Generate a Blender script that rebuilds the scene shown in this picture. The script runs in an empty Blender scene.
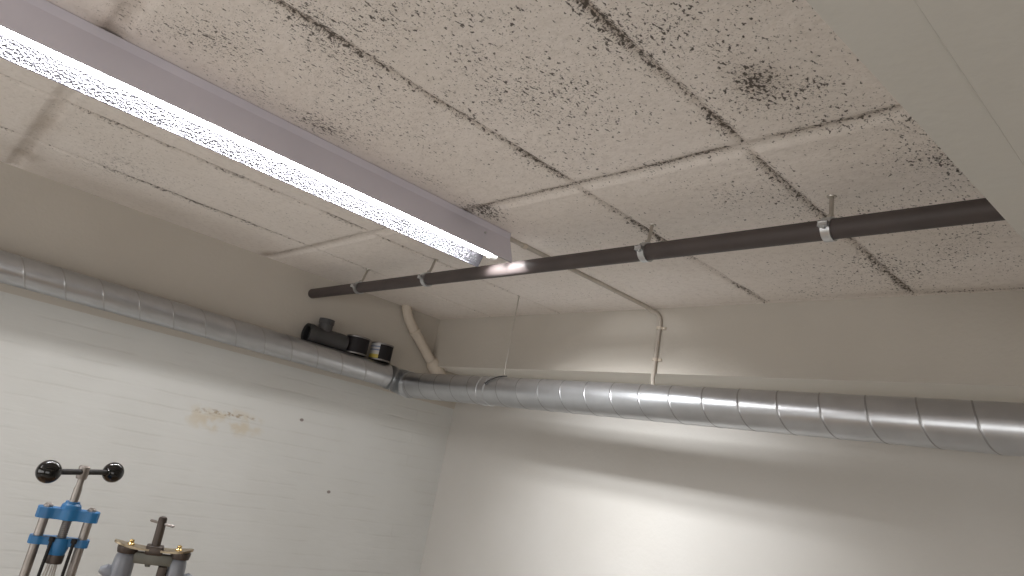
import bpy, math, random
from mathutils import Vector, Matrix, noise

random.seed(7)
C = bpy.context.scene.collection
S = 0.77          # metres per layout unit (one unit = camera to ceiling)
HC = 2.40         # ceiling height in metres
FLOOR = -HC / S   # floor in layout units (ceiling is z = 0, left wall x = 0, beam face y = 0)
PI = math.pi


def W(p):
    return Vector((p[0] * S, p[1] * S, HC + p[2] * S))


# ------------------------------------------------------------------ materials
def mat(name, col, rough=0.6, metal=0.0, spec=0.5):
    m = bpy.data.materials.new(name)
    m.use_nodes = True
    b = m.node_tree.nodes['Principled BSDF']
    b.inputs['Base Color'].default_value = (*col, 1)
    b.inputs['Roughness'].default_value = rough
    b.inputs['Metallic'].default_value = metal
    b.inputs['Specular IOR Level'].default_value = spec
    return m


def nd(m, t, **kw):
    n = m.node_tree.nodes.new(t)
    for k, v in kw.items():
        setattr(n, k, v)
    return n


def ln(m, a, b):
    m.node_tree.links.new(a, b)


def bsdf(m):
    return m.node_tree.nodes['Principled BSDF']


def mapr(m, src, a, b, c=0.0, d=1.0):
    n = nd(m, 'ShaderNodeMapRange', interpolation_type='SMOOTHSTEP')
    n.inputs['From Min'].default_value = a
    n.inputs['From Max'].default_value = b
    n.inputs['To Min'].default_value = c
    n.inputs['To Max'].default_value = d
    ln(m, src, n.inputs['Value'])
    return n.outputs['Result']


def mth(m, op, a, b):
    n = nd(m, 'ShaderNodeMath', operation=op)
    for i, v in enumerate((a, b)):
        if isinstance(v, (int, float)):
            n.inputs[i].default_value = v
        else:
            ln(m, v, n.inputs[i])
    return n.outputs[0]


def mixc(m, fac, a, b):
    n = nd(m, 'ShaderNodeMix', data_type='RGBA')
    if isinstance(fac, (int, float)):
        n.inputs[0].default_value = fac
    else:
        ln(m, fac, n.inputs[0])
    for i, v in ((6, a), (7, b)):
        if isinstance(v, tuple):
            n.inputs[i].default_value = (*v, 1)
        else:
            ln(m, v, n.inputs[i])
    return n.outputs[2]


def coords(m, scale=(1, 1, 1), loc=(0, 0, 0), rot=(0, 0, 0)):
    tc = nd(m, 'ShaderNodeTexCoord')
    mp = nd(m, 'ShaderNodeMapping')
    mp.inputs['Scale'].default_value = scale
    mp.inputs['Location'].default_value = loc
    mp.inputs['Rotation'].default_value = rot
    ln(m, tc.outputs['Object'], mp.inputs['Vector'])
    return mp.outputs['Vector']


def noi(m, vec, scale, detail=3.0, rough=0.5):
    n = nd(m, 'ShaderNodeTexNoise')
    n.inputs['Scale'].default_value = scale
    n.inputs['Detail'].default_value = detail
    n.inputs['Roughness'].default_value = rough
    ln(m, vec, n.inputs['Vector'])
    return n.outputs['Fac']


def bump(m, h, strength, dist, prev=None):
    n = nd(m, 'ShaderNodeBump')
    n.inputs['Strength'].default_value = strength
    n.inputs['Distance'].default_value = dist
    ln(m, h, n.inputs['Height'])
    if prev is not None:
        ln(m, prev, n.inputs['Normal'])
    return n.outputs['Normal']


def wallpaint(name, col, col2, rough=0.75, b=0.25):
    m = mat(name, col, rough, spec=0.3)
    v = coords(m)
    big = noi(m, v, 1.6, 4)
    fine = noi(m, v, 60, 3)
    ln(m, mixc(m, mapr(m, big, 0.35, 0.7), col, col2), bsdf(m).inputs['Base Color'])
    ln(m, bump(m, mth(m, 'ADD', fine, mth(m, 'MULTIPLY', noi(m, v, 9, 2), 2.0)), b, 0.004), bsdf(m).inputs['Normal'])
    return m


CREAM = (0.525, 0.488, 0.438)
M = {}
M['plaster'] = wallpaint('cream plaster', CREAM, (0.495, 0.458, 0.408))
M['backwall'] = wallpaint('cream plaster smooth', (0.54, 0.522, 0.498), (0.51, 0.49, 0.462), b=0.15)
M['beam'] = wallpaint('grey cream concrete', (0.585, 0.57, 0.53), (0.56, 0.54, 0.50), b=0.15)
M['soffit'] = wallpaint('soffit with painted bounce', (0.76, 0.74, 0.69), (0.73, 0.70, 0.65), b=0.1)  # paler than the beam face, in place of light bounced off the back wall
M['floor'] = mat('brown screed', (0.42, 0.33, 0.25), 0.55)
_v = coords(M['floor'])
ln(M['floor'], mixc(M['floor'], noi(M['floor'], _v, 3, 5), (0.61, 0.585, 0.55), (0.54, 0.515, 0.485)), bsdf(M['floor']).inputs['Base Color'])


def brick_mat():
    m = mat('painted brick', (0.62, 0.60, 0.56), 0.7, spec=0.35)
    tc = nd(m, 'ShaderNodeTexCoord')
    sp = nd(m, 'ShaderNodeSeparateXYZ')
    ln(m, tc.outputs['Object'], sp.inputs[0])
    cb = nd(m, 'ShaderNodeCombineXYZ')
    ln(m, sp.outputs['Y'], cb.inputs['X'])
    ln(m, sp.outputs['Z'], cb.inputs['Y'])
    # wavering of the hand-laid courses
    nz = nd(m, 'ShaderNodeTexNoise')
    nz.inputs['Scale'].default_value = 5.0
    ln(m, cb.outputs[0], nz.inputs['Vector'])
    wob = nd(m, 'ShaderNodeVectorMath', operation='SCALE')
    ln(m, nz.outputs['Color'], wob.inputs[0])
    wob.inputs['Scale'].default_value = 0.012
    ad = nd(m, 'ShaderNodeVectorMath', operation='ADD')
    ln(m, cb.outputs[0], ad.inputs[0])
    ln(m, wob.outputs[0], ad.inputs[1])
    br = nd(m, 'ShaderNodeTexBrick')
    br.inputs['Scale'].default_value = 1.0
    br.inputs['Brick Width'].default_value = 4.0
    br.inputs['Row Height'].default_value = 0.0625
    br.inputs['Mortar Size'].default_value = 0.007
    br.inputs['Mortar Smooth'].default_value = 0.8
    ln(m, ad.outputs[0], br.inputs['Vector'])
    st_ = nd(m, 'ShaderNodeMapping')
    st_.inputs['Scale'].default_value = (0.35, 1.3, 1)
    ln(m, cb.outputs[0], st_.inputs['Vector'])
    n1 = noi(m, st_.outputs[0], 22, 5)
    n2 = noi(m, cb.outputs[0], 2.0, 3)
    keep = mapr(m, noi(m, cb.outputs[0], 4.0, 2), 0.40, 0.64, 0.0, 0.9)     # joints partly filled with paint
    h = mth(m, 'ADD', mth(m, 'MULTIPLY', mth(m, 'MULTIPLY', br.outputs['Fac'], -0.4), keep), mth(m, 'MULTIPLY', n1, 0.7))
    ln(m, bump(m, h, 0.5, 0.005), bsdf(m).inputs['Normal'])
    col = mixc(m, mapr(m, n2, 0.35, 0.65), (0.59, 0.592, 0.578), (0.56, 0.56, 0.543))
    # faint grime in the joints
    col = mixc(m, mth(m, 'MULTIPLY', mth(m, 'MULTIPLY', br.outputs['Fac'], keep), 0.10), col, (0.36, 0.33, 0.29))
    # flaked, yellowed patch of paint with dark chips, and two lone chips
    def blob(cy, cz, ry, rz):
        a = mth(m, 'DIVIDE', mth(m, 'SUBTRACT', sp.outputs['Y'], cy), ry)
        b = mth(m, 'DIVIDE', mth(m, 'SUBTRACT', sp.outputs['Z'], cz), rz)
        return mth(m, 'ADD', mth(m, 'MULTIPLY', a, a), mth(m, 'MULTIPLY', b, b))
    y0, z0 = -1.36 * S, HC - 1.03 * S
    d = blob(y0, z0, 0.24, 0.075)
    st = mth(m, 'MULTIPLY', mapr(m, d, 0.1, 1.0, 1.0, 0.0), mapr(m, noi(m, cb.outputs[0], 14, 4), 0.42, 0.62))
    col = mixc(m, mth(m, 'MULTIPLY', st, 0.5), col, (0.50, 0.40, 0.25))
    for cy, cz, ry, rz in ((-1.33 * S, HC - 0.985 * S, 0.16, 0.012), (-1.50 * S, HC - 1.0 * S, 0.05, 0.010)):
        st = mth(m, 'MULTIPLY', mapr(m, blob(cy, cz, ry, rz), 0.2, 1.2, 1.0, 0.0), mapr(m, noi(m, cb.outputs[0], 34, 3), 0.46, 0.6))
        col = mixc(m, mth(m, 'MULTIPLY', st, 0.75), col, (0.26, 0.19, 0.11))
    for cy, cz in ((-0.881 * S, HC - 0.93 * S), (-0.564 * S, HC - 1.344 * S)):
        col = mixc(m, mapr(m, blob(cy, cz, 0.011, 0.008), 0.5, 1.3, 0.8, 0.0), col, (0.14, 0.10, 0.09))
    ln(m, col, bsdf(m).inputs['Base Color'])
    return m


M['brick'] = brick_mat()


def ceiling_mat():
    m = mat('pitted ceiling slab', (0.6, 0.53, 0.46), 0.85, spec=0.2)
    at = nd(m, 'ShaderNodeAttribute', attribute_name='dirt')
    at2 = nd(m, 'ShaderNodeAttribute', attribute_name='stain')
    dirt, stain = at.outputs['Fac'], at2.outputs['Fac']
    v1 = coords(m, (1.25, 0.75, 1), rot=(0, 0, 0.5))
    v2 = coords(m, (0.8, 1.3, 1), loc=(3.1, 1.7, 0), rot=(0, 0, -0.4))
    n1 = noi(m, v1, 108, 2.2, 0.62)
    n2 = noi(m, v2, 230, 2.0, 0.6)
    thr1 = mth(m, 'SUBTRACT', 0.722, mth(m, 'MULTIPLY', dirt, 0.262))
    thr2 = mth(m, 'SUBTRACT', 0.725, mth(m, 'MULTIPLY', dirt, 0.24))
    f1 = mapr(m, mth(m, 'SUBTRACT', n1, thr1), 0.0, 0.08)
    f2 = mapr(m, mth(m, 'SUBTRACT', n2, thr2), 0.0, 0.09)
    fl = mth(m, 'MAXIMUM', f1, mth(m, 'MULTIPLY', f2, 0.8))
    v0 = coords(m)
    base = mixc(m, mapr(m, noi(m, v0, 2.2, 4), 0.35, 0.68), (0.84, 0.787, 0.745), (0.79, 0.737, 0.69))
    base = mixc(m, mth(m, 'MULTIPLY', mapr(m, noi(m, v0, 45, 3), 0.45, 0.75), 0.22), base, (0.50, 0.45, 0.40))
    base = mixc(m, stain, base, (0.25, 0.175, 0.115))
    col = mixc(m, mth(m, 'MULTIPLY', fl, 0.88), base, (0.055, 0.044, 0.036))
    ln(m, col, bsdf(m).inputs['Base Color'])
    h = mth(m, 'SUBTRACT', mth(m, 'ADD', mth(m, 'MULTIPLY', noi(m, v0, 110, 3), 0.6), mth(m, 'MULTIPLY', noi(m, v0, 30, 2), 0.7)), mth(m, 'MULTIPLY', fl, 1.2))
    ln(m, bump(m, h, 0.5, 0.005), bsdf(m).inputs['Normal'])
    return m


M['ceiling'] = ceiling_mat()


def galv(name, col, rough, stretch=(1, 1, 1)):
    m = mat(name, col, rough, 0.95)
    v = coords(m, stretch)
    n = noi(m, v, 14, 4)
    ln(m, mixc(m, mapr(m, n, 0.3, 0.7), col, tuple(c * 0.91 for c in col)), bsdf(m).inputs['Base Color'])
    ln(m, mapr(m, noi(m, v, 7, 3), 0.3, 0.7, rough - 0.02, rough + 0.03), bsdf(m).inputs['Roughness'])
    return m


M['duct'] = galv('galvanised steel', (0.54, 0.55, 0.57), 0.31)
M['seam'] = galv('lock seam steel', (0.36, 0.36, 0.37), 0.36)
M['seamsoft'] = galv('flat lock seam steel', (0.46, 0.46, 0.47), 0.34)
M['flex'] = galv('pleated aluminium', (0.60, 0.62, 0.64), 0.36)
M['zinc'] = galv('zinc plated steel', (0.66, 0.67, 0.68), 0.35)
M['wire'] = galv('drawn wire', (0.55, 0.52, 0.48), 0.4)
M['strap'] = mat('dark strap steel', (0.06, 0.06, 0.06), 0.45, 0.6)


def tinted(name, a, b, scale, rough, metal=0.0, bs=0.1, spec=0.5):
    m = mat(name, a, rough, metal, spec)
    v = coords(m)
    n = noi(m, v, scale, 4)
    ln(m, mixc(m, mapr(m, n, 0.3, 0.7), a, b), bsdf(m).inputs['Base Color'])
    ln(m, bump(m, noi(m, v, scale * 6, 2), bs, 0.002), bsdf(m).inputs['Normal'])
    return m


M['darkpipe'] = tinted('dark grey plastic pipe', (0.070, 0.055, 0.052), (0.058, 0.046, 0.044), 9, 0.58)
M['creampipe'] = tinted('cream painted pipe', (0.62, 0.55, 0.47), (0.57, 0.50, 0.42), 9, 0.6)
M['conduit'] = tinted('cream painted conduit', (0.50, 0.46, 0.41), (0.43, 0.38, 0.325), 14, 0.6)
M['tee'] = tinted('grey plastic fitting', (0.058, 0.056, 0.058), (0.048, 0.047, 0.049), 12, 0.55)
M['teein'] = mat('rubber ring black', (0.012, 0.012, 0.013), 0.7)
M['can'] = tinted('black printed tin', (0.012, 0.010, 0.012), (0.016, 0.014, 0.016), 8, 0.5, spec=0.25)
M['tinrim'] = galv('bright tin rim', (0.30, 0.285, 0.28), 0.45)
M['canbase'] = mat('dark tin bottom', (0.02, 0.018, 0.018), 0.5)
M['housing'] = tinted('grey enamelled steel', (0.64, 0.615, 0.685), (0.60, 0.575, 0.645), 5, 0.45, bs=0.02)
M['holder'] = mat('white plastic holder', (0.75, 0.74, 0.72), 0.4)
M['blue'] = tinted('blue enamel', (0.02, 0.175, 0.42), (0.025, 0.15, 0.36), 20, 0.4)
M['steel'] = tinted('dull bare steel', (0.34, 0.31, 0.29), (0.25, 0.225, 0.205), 25, 0.42, 0.85)
M['darksteel'] = tinted('dark oiled steel', (0.10, 0.082, 0.072), (0.065, 0.052, 0.046), 25, 0.45, 0.7)
M['black'] = mat('glossy black ball plastic', (0.004, 0.004, 0.004), 0.06, 0.0, 0.5)
M['blackrod'] = mat('black rod', (0.012, 0.011, 0.011), 0.55, 0, 0.3)
M['grey'] = tinted('grey hammer enamel', (0.24, 0.255, 0.29), (0.20, 0.215, 0.25), 30, 0.32)
M['castgreen'] = tinted('grey green cast iron', (0.19, 0.19, 0.165), (0.15, 0.15, 0.13), 30, 0.5, 0.3)
M['plate'] = tinted('worn brass toned plate', (0.36, 0.30, 0.21), (0.25, 0.20, 0.14), 30, 0.35, 0.8)
M['brass'] = mat('brass', (0.80, 0.58, 0.25), 0.25, 1.0)
M['needle'] = mat('pale steel needles', (0.55, 0.52, 0.49), 0.35, 0.7)
M['wood'] = tinted('oiled bench wood', (0.36, 0.23, 0.13), (0.28, 0.17, 0.09), 8, 0.5)
_m = M['wood']
_b = bsdf(_m)


def hammered():
    m = mat('hammered aluminium', (0.13, 0.13, 0.145), 0.36, 1.0)
    v = coords(m)
    vo = nd(m, 'ShaderNodeTexVoronoi')
    vo.inputs['Scale'].default_value = 190
    ln(m, v, vo.inputs['Vector'])
    ln(m, bump(m, vo.outputs['Distance'], 0.8, 0.003), bsdf(m).inputs['Normal'])
    return m


M['hammered'] = hammered()


def emit(name, col, s):
    m = bpy.data.materials.new(name)
    m.use_nodes = True
    nt = m.node_tree
    nt.nodes.remove(nt.nodes['Principled BSDF'])
    e = nt.nodes.new('ShaderNodeEmission')
    e.inputs['Color'].default_value = (*col, 1)
    e.inputs['Strength'].default_value = s
    nt.links.new(e.outputs[0], nt.nodes['Material Output'].inputs['Surface'])
    return m


TUBE_STRENGTH = 30.0
FILL1, FILL2, GLOW, LINE = 44.0, 19.0, 2.7, 12.5
M['tube'] = emit('lit fluorescent tube', (1.0, 0.99, 0.98), TUBE_STRENGTH)


def label_mat():
    m = mat('printed paint label', (0.7, 0.7, 0.7), 0.5)
    tc = nd(m, 'ShaderNodeTexCoord')
    sp = nd(m, 'ShaderNodeSeparateXYZ')
    ln(m, tc.outputs['Object'], sp.inputs[0])
    r = nd(m, 'ShaderNodeValToRGB')
    r.color_ramp.interpolation = 'CONSTANT'
    el = r.color_ramp.elements
    stops = [(0.0, (0.10, 0.09, 0.06)), (0.08, (0.52, 0.42, 0.08)), (0.30, (0.50, 0.48, 0.46)), (0.52, (0.16, 0.20, 0.30)),
             (0.60, (0.50, 0.49, 0.50)), (0.72, (0.20, 0.24, 0.34)), (0.80, (0.48, 0.48, 0.50)), (0.95, (0.2, 0.2, 0.22))]
    el[0].position, el[0].color = stops[0][0], (*stops[0][1], 1)
    el[1].position, el[1].color = stops[1][0], (*stops[1][1], 1)
    for p, c in stops[2:]:
        e = el.new(p)
        e.color = (*c, 1)
    ln(m, mth(m, 'DIVIDE', sp.outputs['Z'], 0.115 * S), r.inputs['Fac'])
    ln(m, r.outputs['Color'], bsdf(m).inputs['Base Color'])
    return m


M['label'] = label_mat()


# ------------------------------------------------------------------ mesh builder (layout units)
def basis(d):
    d = Vector(d).normalized()
    a = Vector((0, 0, 1)) if abs(d.z) < 0.9 else Vector((1, 0, 0))
    u = d.cross(a).normalized()
    return u, d.cross(u).normalized(), d


class MB:
    def __init__(s):
        s.v, s.f, s.m = [], [], []

    def face(s, idx, mi=0):
        s.f.append(tuple(idx))
        s.m.append(mi)

    def box(s, lo, hi, mi=0, rot=None, piv=None, bev=0.0):
        x0, y0, z0 = lo
        x1, y1, z1 = hi
        if bev:
            return s.bevbox(lo, hi, bev, mi, rot, piv)
        ps = [Vector(p) for p in ((x0, y0, z0), (x1, y0, z0), (x1, y1, z0), (x0, y1, z0), (x0, y0, z1), (x1, y0, z1), (x1, y1, z1), (x0, y1, z1))]
        s.hull(ps, [(3, 2, 1, 0), (4, 5, 6, 7), (0, 1, 5, 4), (1, 2, 6, 5), (2, 3, 7, 6), (3, 0, 4, 7)], mi, rot, piv)

    def hull(s, ps, fs, mi=0, rot=None, piv=None):
        b = len(s.v)
        if rot is not None:
            pv = Vector(piv or (0, 0, 0))
            ps = [rot @ (p - pv) + pv for p in ps]
        s.v += [tuple(p) for p in ps]
        for f in fs:
            s.face([b + i for i in f], mi)

    def bevbox(s, lo, hi, bev, mi=0, rot=None, piv=None):
        import bmesh
        bm = bmesh.new()
        bmesh.ops.create_cube(bm, size=1)
        c = (Vector(lo) + Vector(hi)) / 2
        d = Vector(hi) - Vector(lo)
        for v in bm.verts:
            v.co = Vector((v.co.x * d.x, v.co.y * d.y, v.co.z * d.z)) + c
        bmesh.ops.bevel(bm, geom=bm.edges[:], offset=bev, segments=2, affect='EDGES', profile=0.5)
        bm.verts.index_update()
        s.hull([v.co.copy() for v in bm.verts], [[v.index for v in f.verts] for f in bm.faces], mi, rot, piv)
        bm.free()

    def prism(s, prof, y0, y1, mi=0):
        """closed (x, z) outline swept along y"""
        n = len(prof)
        ps = [Vector((x, y0, z)) for x, z in prof] + [Vector((x, y1, z)) for x, z in prof]
        fs = [(i, (i + 1) % n, n + (i + 1) % n, n + i) for i in range(n)] + [tuple(range(n))[::-1], tuple(range(n, 2 * n))]
        s.hull(ps, fs, mi)

    def sweep(s, pts, rad, seg=16, caps=True, mi=0):
        pts = [Vector(p) for p in pts]
        n = len(pts)
        if not hasattr(rad, '__len__'):
            rad = [rad] * n
        b = len(s.v)
        u = None
        for i in range(n):
            d = (pts[min(i + 1, n - 1)] - pts[max(i - 1, 0)]).normalized()
            if u is None:
                u, w, _ = basis(d)
            else:
                u = (u - d * u.dot(d)).normalized()
                w = d.cross(u)
            for j in range(seg):
                t = 2 * PI * j / seg
                s.v.append(tuple(pts[i] + (u * math.cos(t) + w * math.sin(t)) * rad[i]))
        for i in range(n - 1):
            for j in range(seg):
                k = (j + 1) % seg
                s.face((b + i * seg + j, b + i * seg + k, b + (i + 1) * seg + k, b + (i + 1) * seg + j), mi)
        if caps:
            s.face([b + j for j in range(seg)][::-1], mi)
            s.face([b + (n - 1) * seg + j for j in range(seg)], mi)

    def lathe(s, prof, org, axis=(0, 0, 1), seg=24, mi=0, a0=0.0, a1=2 * PI, closed=True):
        """(radius, height) profile turned about axis through org"""
        u, w, d = basis(axis)
        if abs(Vector(axis).normalized().z) > 0.99:
            u, w, d = Vector((1, 0, 0)), Vector((0, 1, 0)), Vector((0, 0, 1))
        o = Vector(org)
        b = len(s.v)
        full = abs(a1 - a0 - 2 * PI) < 1e-6
        ns = seg if full else seg + 1
        for r, h in prof:
            for j in range(ns):
                t = a0 + (a1 - a0) * j / seg
                s.v.append(tuple(o + d * h + (u * math.cos(t) + w * math.sin(t)) * max(r, 1e-5)))
        for i in range(len(prof) - 1):
            for j in range(seg):
                k = (j + 1) % ns
                s.face((b + i * ns + j, b + i * ns + k, b + (i + 1) * ns + k, b + (i + 1) * ns + j), mi)

    def ball(s, c, r, seg=24, mi=0, squash=1.0):
        prof = [(r * math.sin(PI * i / 14), -r * squash * math.cos(PI * i / 14)) for i in range(15)]
        s.lathe(prof, c, seg=seg, mi=mi)

    def build(s, name, mats, parent=None, smooth=True, angle=35, org=None, kind=None):
        o3 = parent_origin(parent) if parent is not None else Vector(org) if org is not None else Vector((0, 0, -HC / S))
        base = W(o3)
        me = bpy.data.meshes.new(name)
        me.from_pydata([W(p) - base for p in s.v], [], s.f)
        if not isinstance(mats, (list, tuple)):
            mats = [mats]
        for m in mats:
            me.materials.append(m)
        me.polygons.foreach_set('material_index', s.m)
        me.validate()
        import bmesh
        bm = bmesh.new()
        bm.from_mesh(me)
        if len(bm.faces) < 60000:
            bmesh.ops.recalc_face_normals(bm, faces=bm.faces[:])
        bm.to_mesh(me)
        bm.free()
        if smooth:
            me.shade_smooth()
            try:
                me.set_sharp_from_angle(angle=math.radians(angle))
            except Exception:
                pass
        me.update()
        o = bpy.data.objects.new(name, me)
        C.objects.link(o)
        if parent is not None:
            o.parent = parent
        else:
            o.location = base
        if kind:
            o['kind'] = kind
        return o


ORG = {}


def parent_origin(p):
    while p.name not in ORG:
        p = p.parent
    return ORG[p.name]


def thing(name, loc, label, cat, group=None):
    o = bpy.data.objects.new(name, None)
    o.empty_display_size = 0.1
    C.objects.link(o)
    o.location = W(loc)
    ORG[o.name] = Vector(loc)
    o['label'] = label
    o['category'] = cat
    if group:
        o['group'] = group
    return o


def struct(name, mb, mats, smooth=False):
    return mb.build(name, mats, smooth=smooth, kind='structure')


# ------------------------------------------------------------------ the room
XR, YR = 6.4, -6.4           # right wall, rear wall
NICHE = 0.311                # the lower back wall stands back under the beam
SOF = -0.36                  # underside of the beam along the back wall

b = MB()
b.box((-0.3, YR - 0.2, FLOOR - 0.1), (XR + 0.2, NICHE + 0.2, FLOOR))
struct('floor', b, M['floor'])

# left wall: smooth plaster above, painted brick below
b = MB()
b.box((-0.2, YR, -0.62), (0.0, NICHE, 0.0), 0)
b.box((-0.2, YR, FLOOR), (-0.004, NICHE, -0.62), 1)
struct('wall_left', b, [M['plaster'], M['brick']])

b = MB()
b.box((-0.2, NICHE, FLOOR), (XR, NICHE + 0.15, 0.0))
struct('wall_back', b, M['backwall'])
b = MB()
b.box((0.0, 0.0, SOF), (XR, NICHE, 0.0))
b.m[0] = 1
struct('trim_1', b, [M['plaster'], M['soffit']])
b = MB()
b.box((XR, YR, FLOOR), (XR + 0.15, NICHE, 0.0))
struct('wall_right', b, M['plaster'])
b = MB()
b.box((-0.2, YR - 0.15, FLOOR), (XR + 0.15, YR, 0.0))
struct('wall_rear', b, M['plaster'])

# concrete beam across the room, top right: its left edge runs slightly askew
b = MB()
zb = -0.30


def bx(y):
    return 3.835 + (y + 2.2) * (3.885 - 3.835) / (2.2 - 1.239)


ps = [Vector(p) for p in ((bx(YR), YR, zb), (5.0, YR, zb), (5.0, 0, zb), (bx(0), 0, zb), (bx(YR), YR, 0), (5.0, YR, 0), (5.0, 0, 0), (bx(0), 0, 0))]
b.hull(ps, [(3, 2, 1, 0), (4, 5, 6, 7), (0, 1, 5, 4), (1, 2, 6, 5), (2, 3, 7, 6), (3, 0, 4, 7)])
# faint plaster ridge under the beam
rp = [Vector((3.955 + 0.02 * (y + 1.8), y, zb - 0.0002)) for y in (-2.15, -2.0, -1.85, -1.7, -1.55)]
b.sweep(rp, [0.0002, 0.0008, 0.0011, 0.0008, 0.0002], 8)
struct('trim_2', b, M['beam'])


# ceiling: pitted slabs with sunken joints, as a relief surface
SEAMX = [-0.06, 0.60, 1.255, 1.945, 2.625, 3.272, 3.93]
SEAMY = [-2.765, -1.385, -0.03]


def nz(x, y, s, o=0.0):
    return noise.noise(Vector((x * s + o, y * s - o * 0.7, o)))


def fb(x, y, s, o=0.0):
    return 0.6 * nz(x, y, s, o) + 0.3 * nz(x, y, s * 2.1, o + 5) + 0.15 * nz(x, y, s * 4.3, o + 9)


def sstep(a, bb, t):
    t = min(1, max(0, (t - a) / (bb - a)))
    return t * t * (3 - 2 * t)


def seamx_strength(i, y, x):
    front = y > -1.385
    base = [0.2, 0.80, 0.78, 0.30, 0.95, 1.0, 0.5][i]
    if front:
        base = [0.1, 0.50, 0.62, 0.25, 0.85, 0.98, 0.5][i]
    if y < -2.77:
        base *= 0.8
    gap = sstep(0.0, 0.10, abs(y + 1.385))
    return 1.25 * base * (0.55 + 0.45 * gap) * (0.72 + 0.55 * max(-0.6, min(0.7, fb(x * 0.2, y, 3.0, 11 + i) * 1.8)))


def seamy_strength(j, x):
    if j == 1:
        base = 1.2 if x > 2.05 else 0.62
        if abs(x - 3.30) < 0.07:
            base *= 0.4
    elif j == 0:
        base = 0.35
    else:
        base = 0.25
        if x > 3.3:
            base = 0.8
    return base * (0.75 + 0.5 * fb(x, 0.3 * j, 2.5, 31 + j))


PATCH = [  # x, y, rx, ry, amount : dirty areas with a shape of their own
    (2.95, -1.85, 0.33, 0.50, 0.46), (2.33, -2.05, 0.28, 0.55, 0.40), (2.3, -2.6, 0.45, 0.40, 0.26), (2.85, -2.45, 0.3, 0.4, 0.40),
    (3.50, -1.80, 0.26, 0.42, 0.44), (3.45, -1.665, 0.06, 0.07, 0.62), (3.55, -1.59, 0.07, 0.03, 0.45), (3.45, -2.4, 0.2, 0.4, 0.36),
    (3.55, -0.75, 0.33, 0.42, 0.46), (3.42, -0.30, 0.30, 0.22, 0.42), (2.98, -1.12, 0.22, 0.16, 0.36), (2.95, -0.55, 0.3, 0.4, 0.28),
    (3.0, -0.12, 0.3, 0.10, 0.34), (3.7, -1.2, 0.12, 0.3, 0.46), (2.3, -0.9, 0.3, 0.35, 0.22), (1.65, -0.7, 0.4, 0.5, 0.16),
    (0.95, -1.9, 0.3, 0.5, 0.24), (0.95, -2.5, 0.4, 0.3, 0.26), (0.5, -2.4, 0.3, 0.5, 0.18), (2.10, -1.75, 0.06, 0.7, 0.40), (1.5, -0.35, 0.4, 0.2, 0.2),
    (2.08, -1.35, 0.10, 0.12, 0.5),
]
STAIN = [  # brownish smears
    (2.035, -2.775, 0.045, 0.05, 0.95), (2.15, -2.76, 0.14, 0.03, 0.45), (0.75, -2.765, 0.55, 0.045, 0.55), (0.30, -2.76, 0.10, 0.07, 0.55),
    (0.10, -1.43, 0.13, 0.045, 0.6), (0.60, -1.40, 0.65, 0.026, 0.55), (0.25, -2.0, 0.22, 0.9, 0.15), (3.4, -0.05, 0.5, 0.03, 0.3),
    (1.95, -0.6, 0.014, 0.6, 0.55), (3.45, -1.665, 0.06, 0.07, 0.35),
]


def ceil_at(x, y):
    wob = 0.010 * fb(x, y, 4.0, 3.0)
    h, d, st = 0.0, 0.0, 0.0
    for i, sx in enumerate(SEAMX):
        off = (x - sx) + wob + (0.012 if y > -1.385 else 0.0)
        if abs(off) < 0.12:
            w = 0.014 + 0.006 * nz(x, y, 7, 20 + i)
            g = math.exp(-(off / w) ** 2)
            h = max(h, g * (0.011 if i != 3 else 0.008))
            a = seamx_strength(i, y, x)
            d = max(d, a * math.exp(-(off / 0.020) ** 2), 0.50 * a * math.exp(-(off / 0.06) ** 2))
            st = max(st, 0.50 * a * math.exp(-(off / 0.012) ** 2))
    for j, sy in enumerate(SEAMY):
        off = (y - sy) + wob
        if abs(off) < 0.14:
            # a wide shallow joint with a raw edge on the near side
            g = sstep(0.035, 0.018, abs(off))
            h = max(h, g * (0.008 if j < 2 else 0.0))
            a = seamy_strength(j, x)
            e = off + 0.018 if j == 1 else off
            d = max(d, a * math.exp(-(e / 0.017) ** 2), 0.45 * a * math.exp(-(e / 0.05) ** 2))
            st = max(st, 0.45 * a * math.exp(-(e / 0.014) ** 2))
    p = 0.08 + 0.10 * max(0.0, fb(x, y, 1.7, 44) + 0.1)
    for px, py, rx, ry, am in PATCH:
        q = ((x - px) / rx) ** 2 + ((y - py) / ry) ** 2
        if q < 5:
            p += am * math.exp(-q)
    p *= 0.80 + 0.9 * max(-0.5, min(0.5, fb(x, y, 3.3, 52)))
    d = min(1.0, max(d, p) + 0.4 * min(d, p))
    for px, py, rx, ry, am in STAIN:
        q = ((x - px) / rx) ** 2 + ((y - py) / ry) ** 2
        if q < 6:
            st = max(st, am * math.exp(-q) * (0.75 + 0.6 * fb(x, y, 6, 70)))
    h += 0.0022 * fb(x, y, 9, 80)
    return h, d, min(1, max(0, st))


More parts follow.
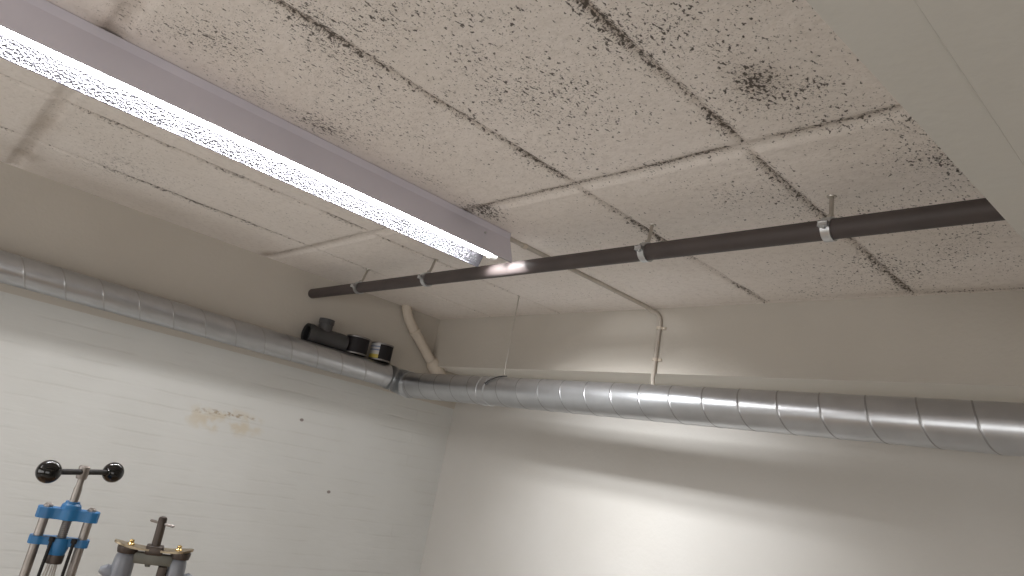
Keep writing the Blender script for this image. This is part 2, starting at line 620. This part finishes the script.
def ceiling():
    x0, x1, y0, y1, st = 0.0, 4.1, -3.7, 0.0, 0.0125
    nx, ny = int((x1 - x0) / st) + 1, int((y1 - y0) / st) + 1
    b = MB()
    dirt, stain = [], []
    for j in range(ny):
        y = y0 + (y1 - y0) * j / (ny - 1)
        for i in range(nx):
            x = x0 + (x1 - x0) * i / (nx - 1)
            h, d, s2 = ceil_at(x, y)
            edge = i in (0, nx - 1) or j in (0, ny - 1)
            b.v.append((x, y, 0.0 if edge else h))
            dirt.append(d)
            stain.append(s2)
    for j in range(ny - 1):
        for i in range(nx - 1):
            a = j * nx + i
            b.face((a, a + nx, a + nx + 1, a + 1))
    k = len(b.v)
    # plain remainder of the ceiling behind and to the right, and the upper face
    for lo, hi in (((x1, YR), (XR, NICHE)), ((0.0, YR), (x1, y0))):
        q = len(b.v)
        b.v += [(lo[0], lo[1], 0), (hi[0], lo[1], 0), (hi[0], hi[1], 0), (lo[0], hi[1], 0)]
        b.face((q + 3, q + 2, q + 1, q))
    b.box((-0.2, YR - 0.15, 0.03), (XR + 0.15, NICHE + 0.15, 0.16))
    n = len(b.v) - k
    o = b.build('ceiling', M['ceiling'], smooth=True, angle=60, kind='structure')
    for nm, val in (('dirt', dirt), ('stain', stain)):
        at = o.data.attributes.new(nm, 'FLOAT', 'POINT')
        at.data.foreach_set('value', val + [0.1 if nm == 'dirt' else 0.0] * n)
    return o


ceiling()


# ------------------------------------------------------------------ the fluorescent light
def fluorescent(y1, label, name='fluorescent_light'):
    XC, TZ = 1.944, -0.104
    y0 = y1 - 2.03
    t = thing(name, (XC, (y0 + y1) / 2, 0), label, 'ceiling light')
    b = MB()
    b.prism([(1.877, 0), (1.872, -0.004), (1.872, -0.036), (1.886, -0.046), (2.002, -0.046), (2.016, -0.036), (2.016, -0.004), (2.011, 0)], y0, y1)
    b.build('housing', M['housing'], t, angle=25)
    for s in (-1, 1):
        b = MB()
        X = lambda dx: XC + s * dx
        th = 0.0028
        # outer skin: enamel; inner skin: hammered metal; small return along the lip
        prof = [(X(0.0725), -0.033), (X(0.1165), -0.138), (X(0.1165), -0.143), (X(0.1105), -0.143), (X(0.1105), -0.138), (X(0.0685), -0.042), (X(0.0685), -0.033)]
        n = len(prof)
        ps = [Vector((x, y0, z)) for x, z in prof] + [Vector((x, y1, z)) for x, z in prof]
        b.hull(ps, [(i, (i + 1) % n, n + (i + 1) % n, n + i) for i in range(n)] + [tuple(range(n)), tuple(range(n, 2 * n))])
        b.m = [0, 0, 1, 1, 1, 0, 0, 0, 0]
        w = b.build('reflector_wing', [M['housing'], M['hammered']], t, smooth=False)
        if s > 0:
            b = MB()
            b.lathe([(0.0, 0.006), (0.004, 0.005), (0.0055, 0.002), (0.0055, 0)], (XC + 0.083, y1 - 0.15, -0.058), (0.92, 0, -0.38), 12)
            b.build('screw', M['zinc'], w)
    b = MB()
    b.sweep([(XC, y0 + 0.035, TZ), (XC, y1 - 0.03, TZ)], 0.0145, 20)
    b.build('tube', M['tube'], t)
    for ye, sg in ((y0 + 0.02, 1), (y1 - 0.02, -1)):
        b = MB()
        b.box((XC - 0.016, ye - 0.012, TZ - 0.012), (XC + 0.016, ye + 0.012, -0.046), bev=0.004)
        b.lathe([(0.0, -0.016), (0.019, -0.016), (0.0195, 0.0), (0.0195, 0.016), (0, 0.016)], (XC, ye + sg * 0.003, TZ), (0, 1, 0), 18)
        b.build('lamp_holder', M['holder'], t)
    return t


fluorescent(-1.14, 'long lit fluorescent light with hammered metal reflector under the ceiling')
fluorescent(-3.95, 'added unseen fluorescent light in line behind the visible one', 'fluorescent_light.001')  # unseen fixture behind the camera, added for more light in the room


# ------------------------------------------------------------------ ventilation duct
def spiral(mb, p0, p1, r, pitch, phase, hand=1, seg=56, ridge=0.0012, w=0.028):
    """spiral-seamed tube whose mesh rows follow the seam; material 1 on the seam"""
    p0, p1 = Vector(p0), Vector(p1)
    L = (p1 - p0).length
    d = (p1 - p0).normalized()
    up = Vector((0, 0, 1))
    u = (up - d * up.dot(d)).normalized()
    wv = d.cross(u)
    fr = [0.0, 0.012, w * 0.5, w, w + 0.012, w + 0.03, 0.3, 0.6, 0.97]
    hh = [0.0, 1.0, 1.0, 1.0, 0.0, 0, 0, 0, 0]
    n = len(fr)
    k0 = -2
    k1 = int(L / pitch) + 3
    rows = [(k + f, h) for k in range(k0, k1) for f, h in zip(fr, hh)]
    b = len(mb.v)
    for q, h in rows:
        for j in range(seg + 1):
            th = 2 * PI * j / seg
            s = (q + hand * j / seg) * pitch + phase
            s = min(L, max(0.0, s))
            rr = r + ridge * h
            mb.v.append(tuple(p0 + d * s + (u * math.cos(th) + wv * math.sin(th)) * rr))
    R = seg + 1
    for i in range(len(rows) - 1):
        for j in range(seg):
            a = [b + i * R + j, b + i * R + j + 1, b + (i + 1) * R + j + 1, b + (i + 1) * R + j]
            ss = [((rows[i + di][0] + hand * (j + dj) / seg) * pitch + phase) for di in (0, 1) for dj in (0, 1)]
            if max(ss) <= 0 or min(ss) >= L:
                continue
            mb.face(a, 1 if (i % n) in (0, 1, 2, 3) else 0)


R1, R2 = 0.075, 0.0845
D1a, D1b = Vector((0.12, -6.2, -0.50)), Vector((0.12, -0.42, -0.5275))
D2a, D2b = Vector((0.255, -0.30, -0.562)), Vector((6.3, -0.30, -0.568))
duct = thing('ventilation_duct', (0.2, -0.4, -0.53), 'round galvanised spiral ventilation duct along both walls with a corner bend', 'duct')
b = MB()
spiral(b, D1a, D1b, R1, 0.1775, 0.02, hand=1)
b.build('duct_section', [M['duct'], M['seamsoft']], duct, angle=50)
CPL = 1.09
Dm = D2a + (D2b - D2a) * ((CPL - D2a.x) / (D2b.x - D2a.x))
b = MB()
spiral(b, D2a, Dm, R2, 0.168, 0.0, hand=1)
b.build('duct_section', [M['duct'], M['seam']], duct, angle=50)
b = MB()
spiral(b, Dm, D2b, R2, 0.168, 0.10, hand=1)
b.build('duct_section', [M['duct'], M['seam']], duct, angle=50)
# coupling band where the two lengths meet
b = MB()
b.lathe([(R2, -0.035), (R2 + 0.004, -0.033), (R2 + 0.0045, -0.028), (R2 + 0.0015, -0.026), (R2 + 0.0015, 0.026), (R2 + 0.0045, 0.028), (R2 + 0.004, 0.033), (R2, 0.035)], Dm, (1, 0, 0), 48)
b.build('coupling', M['duct'], duct, angle=50)
# pleated bend in the corner
b = MB()
pts, rad = [], []
NP = 13
nst = NP * 6
ye, xs = D1b.y, D2a.x
Rb = xs - 0.12
for i in range(nst + 1):
    t = i / nst
    a = t * PI / 2
    x = 0.12 + Rb * (1 - math.cos(a))
    y = ye + (D2a.y - ye) * math.sin(a)
    pts.append((x, y, D1b.z + (D2a.z - D1b.z) * t))
    rad.append((R1 + (R2 - R1) * t) * 1.0 + 0.008 * math.sin(2 * PI * NP * t))
b.sweep(pts, rad, 40, caps=False)
b.build('pleated_bend', M['flex'], duct, angle=60)
b = MB()
b.lathe([(R2, 0.0), (R2 + 0.003, 0.002), (R2 + 0.004, 0.02), (R2 + 0.001, 0.024), (R2 + 0.001, 0.05)], D2a - Vector((0.01, 0, 0)), (1, 0, 0), 48)
b.build('collar', M['duct'], duct, angle=50)
b = MB()
b.lathe([(R1 + 0.001, -0.05), (R1 + 0.004, -0.03), (R1 + 0.005, 0.0)], D1b, (0, 1, 0), 48)
b.build('collar', M['duct'], duct, angle=50)

# the wire that holds it
hw = thing('hanger_wire', (1.237, -0.335, 0), 'thin steel wire hanging from the ceiling to a strap on the duct', 'wire')
b = MB()
b.sweep([(1.237, -0.345, 0.01), (1.237, -0.345, -0.2), (1.235, -0.342, -0.40), (1.232, -0.335, -0.467)], 0.0035, 8)
b.build('wire', M['wire'], hw)
b = MB()
pts = []
for i in range(13):
    t = i / 12
    a = math.radians(78 + 92 * t)       # over the top and down the near side
    rr = R2 + 0.007
    pts.append((1.235 - 0.10 * t, -0.30 - rr * math.sin(math.radians(10 + 62 * t)), -0.563 + rr * math.cos(math.radians(10 + 62 * t))))
b.sweep(pts, [0.0038] * 12 + [0.007], 8)
b.build('strap', M['strap'], hw)

# ------------------------------------------------------------------ dark waste pipe with four clamps
PY, PZ, PR = -1.04, -0.127, 0.0315
wp = thing('waste_pipe', (2.0, PY, PZ), 'straight dark grey plastic pipe hung just below the ceiling', 'pipe')
b = MB()
pp = [(-0.03 + (4.15 + 0.03) * i / 12, PY, PZ) for i in range(13)]
b.sweep(pp, PR, 32)
b.build('pipe', M['darkpipe'], wp)
CL = [((361, 287), 0.605, 'zinc pipe clamp nearest the left end of the dark pipe'),
      ((429, 281), 1.295, 'second zinc pipe clamp from the left end of the dark pipe'),
      ((647, 255), 2.69, 'third zinc pipe clamp from the left, right of the light on the dark pipe'),
      ((830, 228), 3.365, 'zinc pipe clamp on the dark pipe nearest the concrete beam')]


def clamp(x, label, first):
    t = thing('pipe_clamp' if first else 'pipe_clamp.001', (x, PY, PZ), label, 'pipe clamp', 'zinc clamps along the dark pipe')
    b = MB()
    w = 0.014
    b.lathe([(PR + 0.0005, -w), (PR + 0.006, -w), (PR + 0.006, w), (PR + 0.0005, w)], (x, PY, PZ), (1, 0, 0), 36)
    # lugs with bolts either side
    for s in (-1, 1):
        b.box((x - w, PY + s * (PR + 0.002) - 0.004, PZ - 0.007), (x + w, PY + s * (PR + 0.002) + 0.014 * s + 0.004 * s, PZ + 0.007), bev=0.002)
        b.sweep([(x, PY + s * (PR + 0.011), PZ - 0.013), (x, PY + s * (PR + 0.011), PZ + 0.013)], 0.0045, 8)
    b.build('ring', M['zinc'], t)
    b = MB()
    b.lathe([(0, 0.028), (0.011, 0.028), (0.011, 0.046), (0, 0.046)], (x, PY, PZ), (0, 0, 1), 6)
    b.sweep([(x, PY, PZ + PR), (x - 0.004, PY + 0.012, PZ + 0.06), (x - 0.018, PY + 0.036, 0.004)], 0.0068, 10)
    b.build('threaded_rod', M['wire'], t)
    b = MB()
    b.lathe([(0, -0.004), (0.013, -0.004), (0.015, 0.001), (0.015, 0.008)], (x - 0.018, PY + 0.036, 0), (0, 0, 1), 16)
    b.build('anchor_plate', M['wire'], t)
    return t


def copy_tree(o, loc, label):
    c = o.copy()
    C.objects.link(c)
    c.location = W(loc)
    c['label'] = label
    for ch in list(o.children):
        d = ch.copy()
        C.objects.link(d)
        d.parent = c
        for g in ch.children:
            e = g.copy()
            C.objects.link(e)
            e.parent = d
    return c


c0 = clamp(CL[0][1], CL[0][2], True)
for px, x, lab in CL[1:]:
    copy_tree(c0, (x, PY, PZ), lab)

# ------------------------------------------------------------------ cream painted drain pipe in the corner
dp = thing('drain_pipe', (0.05, -0.2, -0.2), 'slanting cream painted drain pipe from the ceiling into the corner', 'pipe')
b = MB()
b.sweep([(0.045, -0.345, 0.012), (0.045, -0.335, -0.02), (0.045, -0.318, -0.055), (0.045, -0.293, -0.092), (0.045, -0.26, -0.127), (0.045, -0.222, -0.161)], 0.034, 24)
b.build('bend', M['creampipe'], dp)
b = MB()
dd = Vector((0.001, 0.190, -0.165)).normalized()
b.sweep([(0.045, -0.224, -0.160), (0.046, -0.020, -0.337)], 0.035, 24)
b.lathe([(0.035, -0.012), (0.041, -0.008), (0.0415, 0.010), (0.0355, 0.014)], (0.045, -0.224, -0.160), dd, 24)
b.build('pipe', M['creampipe'], dp)
b = MB()
b.lathe([(0.035, -0.006), (0.041, 0.0), (0.051, 0.024), (0.052, 0.15), (0.046, 0.16), (0.0, 0.16)], Vector((0.053, -0.030, -0.328)), dd, 24)
b.build('socket', M['creampipe'], dp)

# ------------------------------------------------------------------ cable conduit from the light to the back beam
cd = thing('cable_conduit', (1.95, -0.5, 0), 'thin cream painted conduit from the light along the ceiling and down the beam', 'conduit')
b = MB()
r = 0.0115
z = -0.006
path = [(1.967, -1.136, z), (1.968, -0.85, z), (1.967, -0.5, z), (1.963, -0.16, z), (1.964, -0.075, z - 0.002), (1.972, -0.035, z - 0.012), (1.998, -0.014, -0.033), (2.020, -0.012, -0.058),
        (2.027, -0.012, -0.09), (2.026, -0.012, -0.18), (2.028, -0.012, -0.28), (2.029, -0.012, -0.35), (2.031, -0.012, -0.40), (2.036, -0.004, -0.435), (2.045, 0.03, -0.455), (2.06, 0.12, -0.46)]
P = [Vector(p) for p in path]
fine = []
for i in range(len(P) - 1):
    a, c1, d1, e = P[max(i - 1, 0)], P[i], P[i + 1], P[min(i + 2, len(P) - 1)]
    for k in range(4):
        t = k / 4
        fine.append(0.5 * ((2 * c1) + (d1 - a) * t + (2 * a - 5 * c1 + 4 * d1 - e) * t * t + (3 * c1 - a - 3 * d1 + e) * t ** 3))
fine.append(P[-1])
b.sweep(fine, r, 12)
b.build('conduit_tube', M['conduit'], cd)
for zc in (-0.115, -0.288):
    b = MB()
    b.lathe([(r, -0.008), (r + 0.005, -0.008), (r + 0.005, 0.008), (r, 0.008)], (2.027, -0.012, zc), (0, 0, 1), 16)
    b.box((2.036, -0.010, zc - 0.008), (2.064, 0.0, zc + 0.008), bev=0.002)
    b.lathe([(0, 0.004), (0.004, 0.004), (0.005, 0.0)], (2.055, -0.010, zc), (0, -1, 0), 10)
    b.build('saddle_clip', M['creampipe'], cd)
for yc in (-1.01,):
    b = MB()
    b.lathe([(r, -0.010), (r + 0.004, -0.010), (r + 0.004, 0.010), (r, 0.010)], (1.968, yc, z), (0, 1, 0), 16)
    b.box((1.940, yc - 0.010, -0.006), (1.958, yc + 0.010, 0.004), bev=0.002)
    b.build('saddle_clip', M['creampipe'], cd)

# ------------------------------------------------------------------ things lying on the duct
TX, TZ_, TR = 0.066, -0.394, 0.060
tee = thing('pipe_tee', (TX, -0.92, TZ_), 'dark grey plastic pipe tee lying on the duct by the wall', 'pipe fitting')
b = MB()
b.lathe([(TR - 0.006, -0.145), (TR + 0.004, -0.147), (TR + 0.005, -0.110), (TR, -0.103), (TR, 0.10), (TR - 0.003, 0.135), (TR - 0.010, 0.135), (TR - 0.010, -0.10), (TR - 0.006, -0.145)], (TX, -0.895, TZ_), (0, 1, 0), 36)
b.lathe([(0.046, 0.03), (0.046, 0.088), (0.050, 0.092), (0.050, 0.122), (0.043, 0.122), (0.042, 0.05)], (TX, -0.922, TZ_), (0, 0, 1), 30)
b.build('body', M['tee'], tee, angle=40)
b = MB()
b.lathe([(TR + 0.0035, -0.1465), (TR + 0.0025, -0.149), (TR - 0.006, -0.149), (TR - 0.013, -0.140), (TR - 0.013, -0.110), (TR - 0.0095, -0.106), (TR - 0.0105, 0.10), (0.0, 0.10)], (TX, -0.895, TZ_), (0, 1, 0), 36)
b.build('rubber_seal', M['teein'], tee)


def can(x, y, z0, tilt, label, with_label, name):
    t = thing(name, (x, y, z0), label, 'tin can', 'black tins on the duct')
    r, h = 0.0755, 0.115
    b = MB()
    b.lathe([(r, 0.004), (r, h - 0.006), (r - 0.004, h - 0.003), (r - 0.012, h - 0.006), (0, h - 0.006)], (x, y, z0), (0, 0, 1), 40)
    b.build('body', M['can'], t)
    for zz in (0.003, h - 0.003):
        b = MB()
        b.lathe([(r - 0.003, -0.005), (r + 0.0035, -0.004), (r + 0.004, 0.003), (r + 0.001, 0.0055), (r - 0.003, 0.005)], (x, y, z0 + zz), (0, 0, 1), 40)
        b.build('rim', M['tinrim'], t)
    b = MB()
    b.lathe([(r - 0.003, 0.0), (r - 0.004, 0.002), (0, 0.002)], (x, y, z0), (0, 0, 1), 40)
    b.build('bottom', M['canbase'], t)
    if with_label:
        b = MB()
        b.lathe([(r + 0.0015, 0.002), (r + 0.0018, h * 0.5), (r + 0.0015, h - 0.006)], (x, y, z0), (0, 0, 1), 20, a0=math.radians(-125), a1=math.radians(-42))
        b.build('label', M['label'], t)
    return t


can(0.085, -0.675, -0.443, 0, 'plain black round tin beside the grey pipe tee on the duct', False, 'paint_can')
can(0.100, -0.49, -0.443, 0, 'black round tin with white blue and yellow label nearest the duct bend', True, 'paint_can.001')

# ------------------------------------------------------------------ work bench and the two presses
BT = -1.70
bench = thing('workbench', (2.40, -2.42, FLOOR), 'wooden workbench under the two small presses', 'bench')
b = MB()
b.box((1.95, -3.15, BT - 0.07), (2.85, -1.85, BT), bev=0.008)
b.build('bench_top', M['wood'], bench)
for lx in (2.02, 2.78):
    for ly in (-3.06, -1.94):
        b = MB()
        b.box((lx - 0.045, ly - 0.045, FLOOR), (lx + 0.045, ly + 0.045, BT - 0.07), bev=0.005)
        b.build('leg', M['wood'], bench)
b = MB()
for ly in (-3.06, -1.94):
    b.box((2.03, ly - 0.02, BT - 0.22), (2.77, ly + 0.02, BT - 0.07), bev=0.004)
for lx in (2.02, 2.78):
    b.box((lx - 0.02, -3.03, BT - 0.22), (lx + 0.02, -1.97, BT - 0.07), bev=0.004)
b.build('apron', M['wood'], bench)

# blue screw press
AX = Vector((2.4293, -2.5560, 0))


def fr(ang):
    a = math.radians(ang)
    return Vector((math.cos(a), math.sin(a), 0)), Matrix.Rotation(a, 3, 'Z')


U, RU = fr(80.8)
V = Vector((-U.y, U.x, 0))


def P1(u, z, v=0.0):
    return AX + U * u + V * v + Vector((0, 0, z))


press = thing('screw_press', (AX.x, AX.y, BT), 'small blue two-pillar screw press with black ball handle bar', 'press')
b = MB()
b.box((AX.x - 0.085, AX.y - 0.06, BT), (AX.x + 0.085, AX.y + 0.06, BT + 0.03), rot=RU, piv=(AX.x, AX.y, 0), bev=0.006)
b.build('base', M['blue'], press)
for u in (-0.0445, 0.0405):
    b = MB()
    b.sweep([P1(u, BT + 0.03), P1(u, -1.2555)], 0.0092, 20)
    b.lathe([(0, 0.004), (0.005, 0.0035), (0.008, 0.0), (0.008, -0.004)], P1(u, -1.2545), (0, 0, 1), 12)
    b.build('pillar', M['steel'], press)


def bar_block(u0, u1, z0, z1, hv, ends, hub):
    """cross bar with rounded bosses where pillars pass, seen from above as an eye-shaped casting"""
    b = MB()
    n = 28
    top, bot = [], []
    for s in (1, -1):
        for i in range(n + 1):
            t = i / n if s > 0 else 1 - i / n
            u = u0 + (u1 - u0) * t
            v = hv * 0.82
            for c, rr in ((ends[0], hv), (ends[1], hv), ((u0 + u1) / 2, hub)):
                q = rr * rr - (u - c) ** 2
                if q > 0:
                    v = max(v, math.sqrt(q))
            if u - u0 < 1e-6 or u1 - u < 1e-6:
                v *= 0.5
            top.append(P1(u, z1, s * v))
    m = len(top)
    ps = top + [p + Vector((0, 0, z0 - z1)) for p in top]
    b.hull(ps, [(i, (i + 1) % m, m + (i + 1) % m, m + i) for i in range(m)] + [tuple(range(m)), tuple(range(m, 2 * m))[::-1]])
    return b


b = bar_block(-0.0625, 0.058, -1.2810, -1.2590, 0.019, (-0.0445, 0.0405), 0.022)
b.lathe([(0.021, 0.0), (0.019, 0.009), (0.0145, 0.013), (0.0145, 0.016), (0, 0.016)], P1(-0.001, -1.259), (0, 0, 1), 24)
b.build('top_crossbar', M['blue'], press)
b = bar_block(-0.060, 0.055, -1.3350, -1.3190, 0.0155, (-0.0445, 0.0405), 0.021)
b.lathe([(0.0, -0.012), (0.0165, -0.012), (0.0205, 0.003), (0.0205, 0.012)], P1(-0.001, -1.343), (0, 0, 1), 24)
b.build('sliding_crossbar', M['blue'], press)
b = MB()
b.lathe([(0.0, -0.006), (0.0165, -0.006), (0.0175, 0.002), (0.0175, 0.012), (0.0, 0.012)], P1(0, -1.366), (0, 0, 1), 22)
b.build('chuck', M['darksteel'], press)
for k in range(5):
    b = MB()
    a = -0.6 + 0.3 * k
    b.sweep([P1(0.010 * math.sin(a * 1.6), -1.375, 0.006 * math.cos(k * 1.7)), P1(0.030 * math.sin(a * 1.6) - 0.004, -1.56, 0.010 * math.cos(k * 1.7))], 0.0016, 6)
    b.build('needle', M['needle'], press)
for ut, ub in ((-0.0175, -0.026), (0.0245, 0.0215)):
    b = MB()
    b.sweep([P1(ut, -1.322, -0.018), P1(ub, BT + 0.03, -0.018)], 0.0034, 10)
    b.lathe([(0, 0.004), (0.006, 0.003), (0.006, -0.006), (0, -0.006)], P1(ut, -1.320, -0.018), (0, 0, 1), 8)
    b.build('guide_rod', M['blackrod'], press)
b = MB()
b.sweep([P1(0, -1.335), P1(0, -1.262)], 0.0085, 16)
# the thread below the crossbar
for i in range(9):
    b.lathe([(0.0085, -0.0016), (0.0096, 0), (0.0085, 0.0016)], P1(0, -1.284 - 0.004 * i), (0, 0, 1), 16)
b.sweep([P1(0, -1.250), P1(0, -1.236), P1(0, -1.216), P1(0, -1.205), P1(0, -1.186)], [0.0095, 0.0085, 0.0085, 0.0068, 0.0068], 16)
b.build('screw_shaft', M['steel'], press)
UB, RB = fr(135.0)
b = MB()
hub = Vector((2.4290, -2.5570, -1.1785))
b.sweep([hub - UB * 0.105, hub + UB * 0.105], 0.0062, 14)
hb = b.build('handle_bar', M['blackrod'], press)
b = MB()
b.lathe([(0, -0.015), (0.0105, -0.015), (0.0115, -0.012), (0.0115, 0.011), (0.009, 0.014), (0, 0.014)], hub, (0, 0, 1), 18)
b.build('hub', M['steel'], press)
for s in (-1, 1):
    b = MB()
    b.ball(hub + UB * s * 0.1145, 0.0238, 32)
    b.lathe([(0.0085, -0.006), (0.0095, 0.0), (0.0085, 0.006)], hub + UB * s * 0.0885, UB, 14)
    b.build('ball_knob', M['black'], hb)

# grey rolling mill
MX = Vector((2.3254, -2.3234, 0))
UM, RM = fr(71.8)
VM = Vector((-UM.y, UM.x, 0))


def P2(u, z, v=0.0):
    return MX + UM * u + VM * v + Vector((0, 0, z))


def mbox(b, u0, u1, v0, v1, z0, z1, bev=0.003, mi=0):
    b.box((MX.x + u0, MX.y + v0, z0), (MX.x + u1, MX.y + v1, z1), mi, RM, (MX.x, MX.y, 0), bev)


mill = thing('rolling_mill', (MX.x, MX.y, BT), 'small grey cast rolling mill with brass screws and T-bar spindle', 'rolling mill')
b = MB()
mbox(b, -0.10, 0.10, -0.065, 0.065, BT, BT + 0.035, 0.01)
b.build('base', M['grey'], mill)
for u, ww in ((-0.0575, 0.0245), (0.0645, 0.0215)):
    b = MB()
    pts = [P2(u * (1.04 if z < -1.45 else 1.0), z) for z in (BT + 0.03, -1.60, -1.50, -1.42, -1.395, -1.380, -1.369, -1.362, -1.3585)]
    b.sweep(pts, [ww * k for k in (1.3, 1.12, 1.05, 1.02, 1.0, 0.96, 0.86, 0.68, 0.35)], 24)
    b.build('pillar', M['grey'], mill)
    b = MB()
    sg = -1 if u < 0 else 1
    c = P2(u + sg * 0.030, -1.408)
    b.sweep([P2(u, -1.430), P2(u + sg * 0.020, -1.416), P2(u + sg * 0.034, -1.410), P2(u + sg * 0.042, -1.412), P2(u + sg * 0.046, -1.416)], [0.016, 0.0175, 0.016, 0.011, 0.003], 20)
    b.build('bearing_lug', M['grey'], mill)
    # dark collar between pillar and plate
    b = MB()
    b.lathe([(0.0, -0.009), (0.022, -0.009), (0.024, 0.0), (0.024, 0.006), (0, 0.006)], P2(u, -1.3545), (0, 0, 1), 24)
    b.build('washer', M['darksteel'], mill)
b = MB()
mbox(b, -0.042, 0.050, -0.012, 0.012, -1.3845, -1.358, 0.004)
b.lathe([(0, -0.007), (0.006, -0.006), (0.0075, 0.0), (0.0075, 0.004)], P2(-0.003, -1.3845), (0, 0, 1), 14)
b.build('bridge', M['castgreen'], mill)
b = MB()
mbox(b, 0.022, 0.043, -0.016, 0.016, -1.50, -1.3845, 0.003)
b.build('roller_bearing', M['darksteel'], mill)
for u0, u1, s in ((-0.0915, -0.010, -1), (0.016, 0.0915, 1)):
    b = MB()
    n = 20
    pl = []
    uc = u0 if s < 0 else u1
    for sd in (1, -1):
        for i in range(n + 1):
            t = i / n if sd > 0 else 1 - i / n
            u = u0 + (u1 - u0) * t
            q = (abs(u - (u1 if s < 0 else u0)) / (u1 - u0))
            v = 0.030 * math.sqrt(max(0.02, 1 - q ** 3.0)) * (0.72 + 0.28 * q)
            pl.append((u, sd * v))
    m = len(pl)

    def zz(u, top):
        lift = 0.010 * ((abs(u) - 0.02) / 0.07) ** 2 if abs(u) > 0.02 else 0
        return (-1.3465 if top else -1.3515) + lift * 0.9
    ps = [P2(u, zz(u, True), v) for u, v in pl] + [P2(u, zz(u, False), v) for u, v in pl]
    b.hull(ps, [(i, (i + 1) % m, m + (i + 1) % m, m + i) for i in range(m)])
    for i in range(n):
        a = [i, i + 1, m - 2 - i, m - 1 - i]
        k = len(b.v) - 2 * m
        b.face([k + q for q in a])
        b.face([k + m + q for q in a][::-1])
    b.build('top_plate', M['plate'], mill)
for u in (-0.0535, 0.0570):
    b = MB()
    b.lathe([(0.0085, 0.0), (0.0085, 0.003), (0.006, 0.005), (0.0045, 0.006), (0.0058, 0.009), (0.0052, 0.012), (0, 0.0135)], P2(u, -1.345), (0, 0, 1), 16)
    b.build('brass_screw', M['brass'], mill)
b = MB()
mbox(b, -0.0185, 0.0225, -0.021, 0.021, -1.3605, -1.3395, 0.004)
b.build('spindle_block', M['darksteel'], mill)
b = MB()
b.sweep([P2(0.002, -1.345), P2(0.001, -1.30), P2(0, -1.275), P2(0, -1.2715), P2(0, -1.2695)], [0.0108, 0.0104, 0.0102, 0.0085, 0.004], 20)
sp = b.build('spindle', M['darksteel'], mill)
UT, _ = fr(28)
b = MB()
tc = P2(0.0015, -1.2865)
b.sweep([tc - UT * 0.039, tc - UT * 0.036, tc + UT * 0.036, tc + UT * 0.039], [0.0022, 0.0034, 0.0034, 0.0022], 12)
b.build('cross_bar', M['steel'], sp)

# ------------------------------------------------------------------ light
def area(name, loc, aim, sx, sy, watts, col, spread=180, along=(0, 0, 1)):
    l = bpy.data.lights.new(name, 'AREA')
    l.shape = 'RECTANGLE'
    l.size, l.size_y = sx * S, sy * S
    l.energy = watts
    l.color = col
    l.spread = math.radians(spread)
    o = bpy.data.objects.new(name, l)
    C.objects.link(o)
    o.location = W(loc)
    az = -Vector(aim).normalized()
    ay = Vector(along)
    ay = (ay - az * ay.dot(az)).normalized()
    ax = ay.cross(az)
    o.rotation_euler = Matrix((ax, ay, az)).transposed().to_euler()
    return o


# added ambient fill lights by the unseen rear and right walls
area('ambient_fill', (3.2, YR + 0.05, -1.35), (0, 1, 0.1), 4.6, 1.5, FILL1, (0.99, 0.99, 0.98))
area('ambient_fill', (XR - 0.05, -4.2, -1.35), (-1, 0, 0.1), 2.8, 1.5, FILL2, (0.99, 0.99, 0.98))
# extra area lights added inside the reflector to brighten the back wall
for gy, gw in ((-1.27, 1.0), (-1.62, 1.5)):
    area('added_end_glow', (1.955, gy, -0.097), (-0.05, 1, -0.68), 0.12, 0.09, GLOW * gw, (0.97, 0.99, 1.0), 76)
# added line lights beside the tube, sharpening the lit edge on the left wall
for ly in (-2.155,):
    for s, k in ((-1, 1.0), (1, 0.3)):
        area('added_tube_throw', (1.944 + s * 0.0175, ly, -0.108), (s * 0.4, 0, -0.9), 0.006, 1.94, LINE * k, (1.0, 0.995, 0.985), along=(0, 1, 0))

# ------------------------------------------------------------------ world, camera, view
w = bpy.data.worlds.new('room air')
bpy.context.scene.world = w
w.use_nodes = True
w.node_tree.nodes['Background'].inputs['Color'].default_value = (0, 0, 0, 1)

cam = bpy.data.cameras.new('camera')
co = bpy.data.objects.new('camera', cam)
C.objects.link(co)
cam.sensor_width = 36
cam.lens = 692.984 / 1024 * 36
cam.clip_start = 0.02
XV, YV, ZV = ((0.6731685, -0.0632390, -0.7367801), (0.7151289, 0.3092947, 0.6268393), (0.1882415, -0.9488612, 0.2534315))
RR = Matrix((XV, YV, ZV))
right, down, fwd = RR.col[0], RR.col[1], RR.col[2]
mt = Matrix((right, -down, -fwd)).transposed().to_4x4()
mt.translation = W((4.24444599, -2.97048611, -1.0))
co.matrix_world = mt
sc = bpy.context.scene
sc.camera = co
vs = sc.view_settings
vs.view_transform = 'Standard'
vs.look = 'None'
vs.gamma = 1.0
vs.use_curve_mapping = False
vs.exposure = 0.0
sc.cycles.use_denoising = True
sc.cycles.max_bounces = 16
sc.cycles.diffuse_bounces = 12
sc.cycles.glossy_bounces = 6
sc.cycles.sample_clamp_indirect = 4.0
sc.cycles.sample_clamp_direct = 60.0
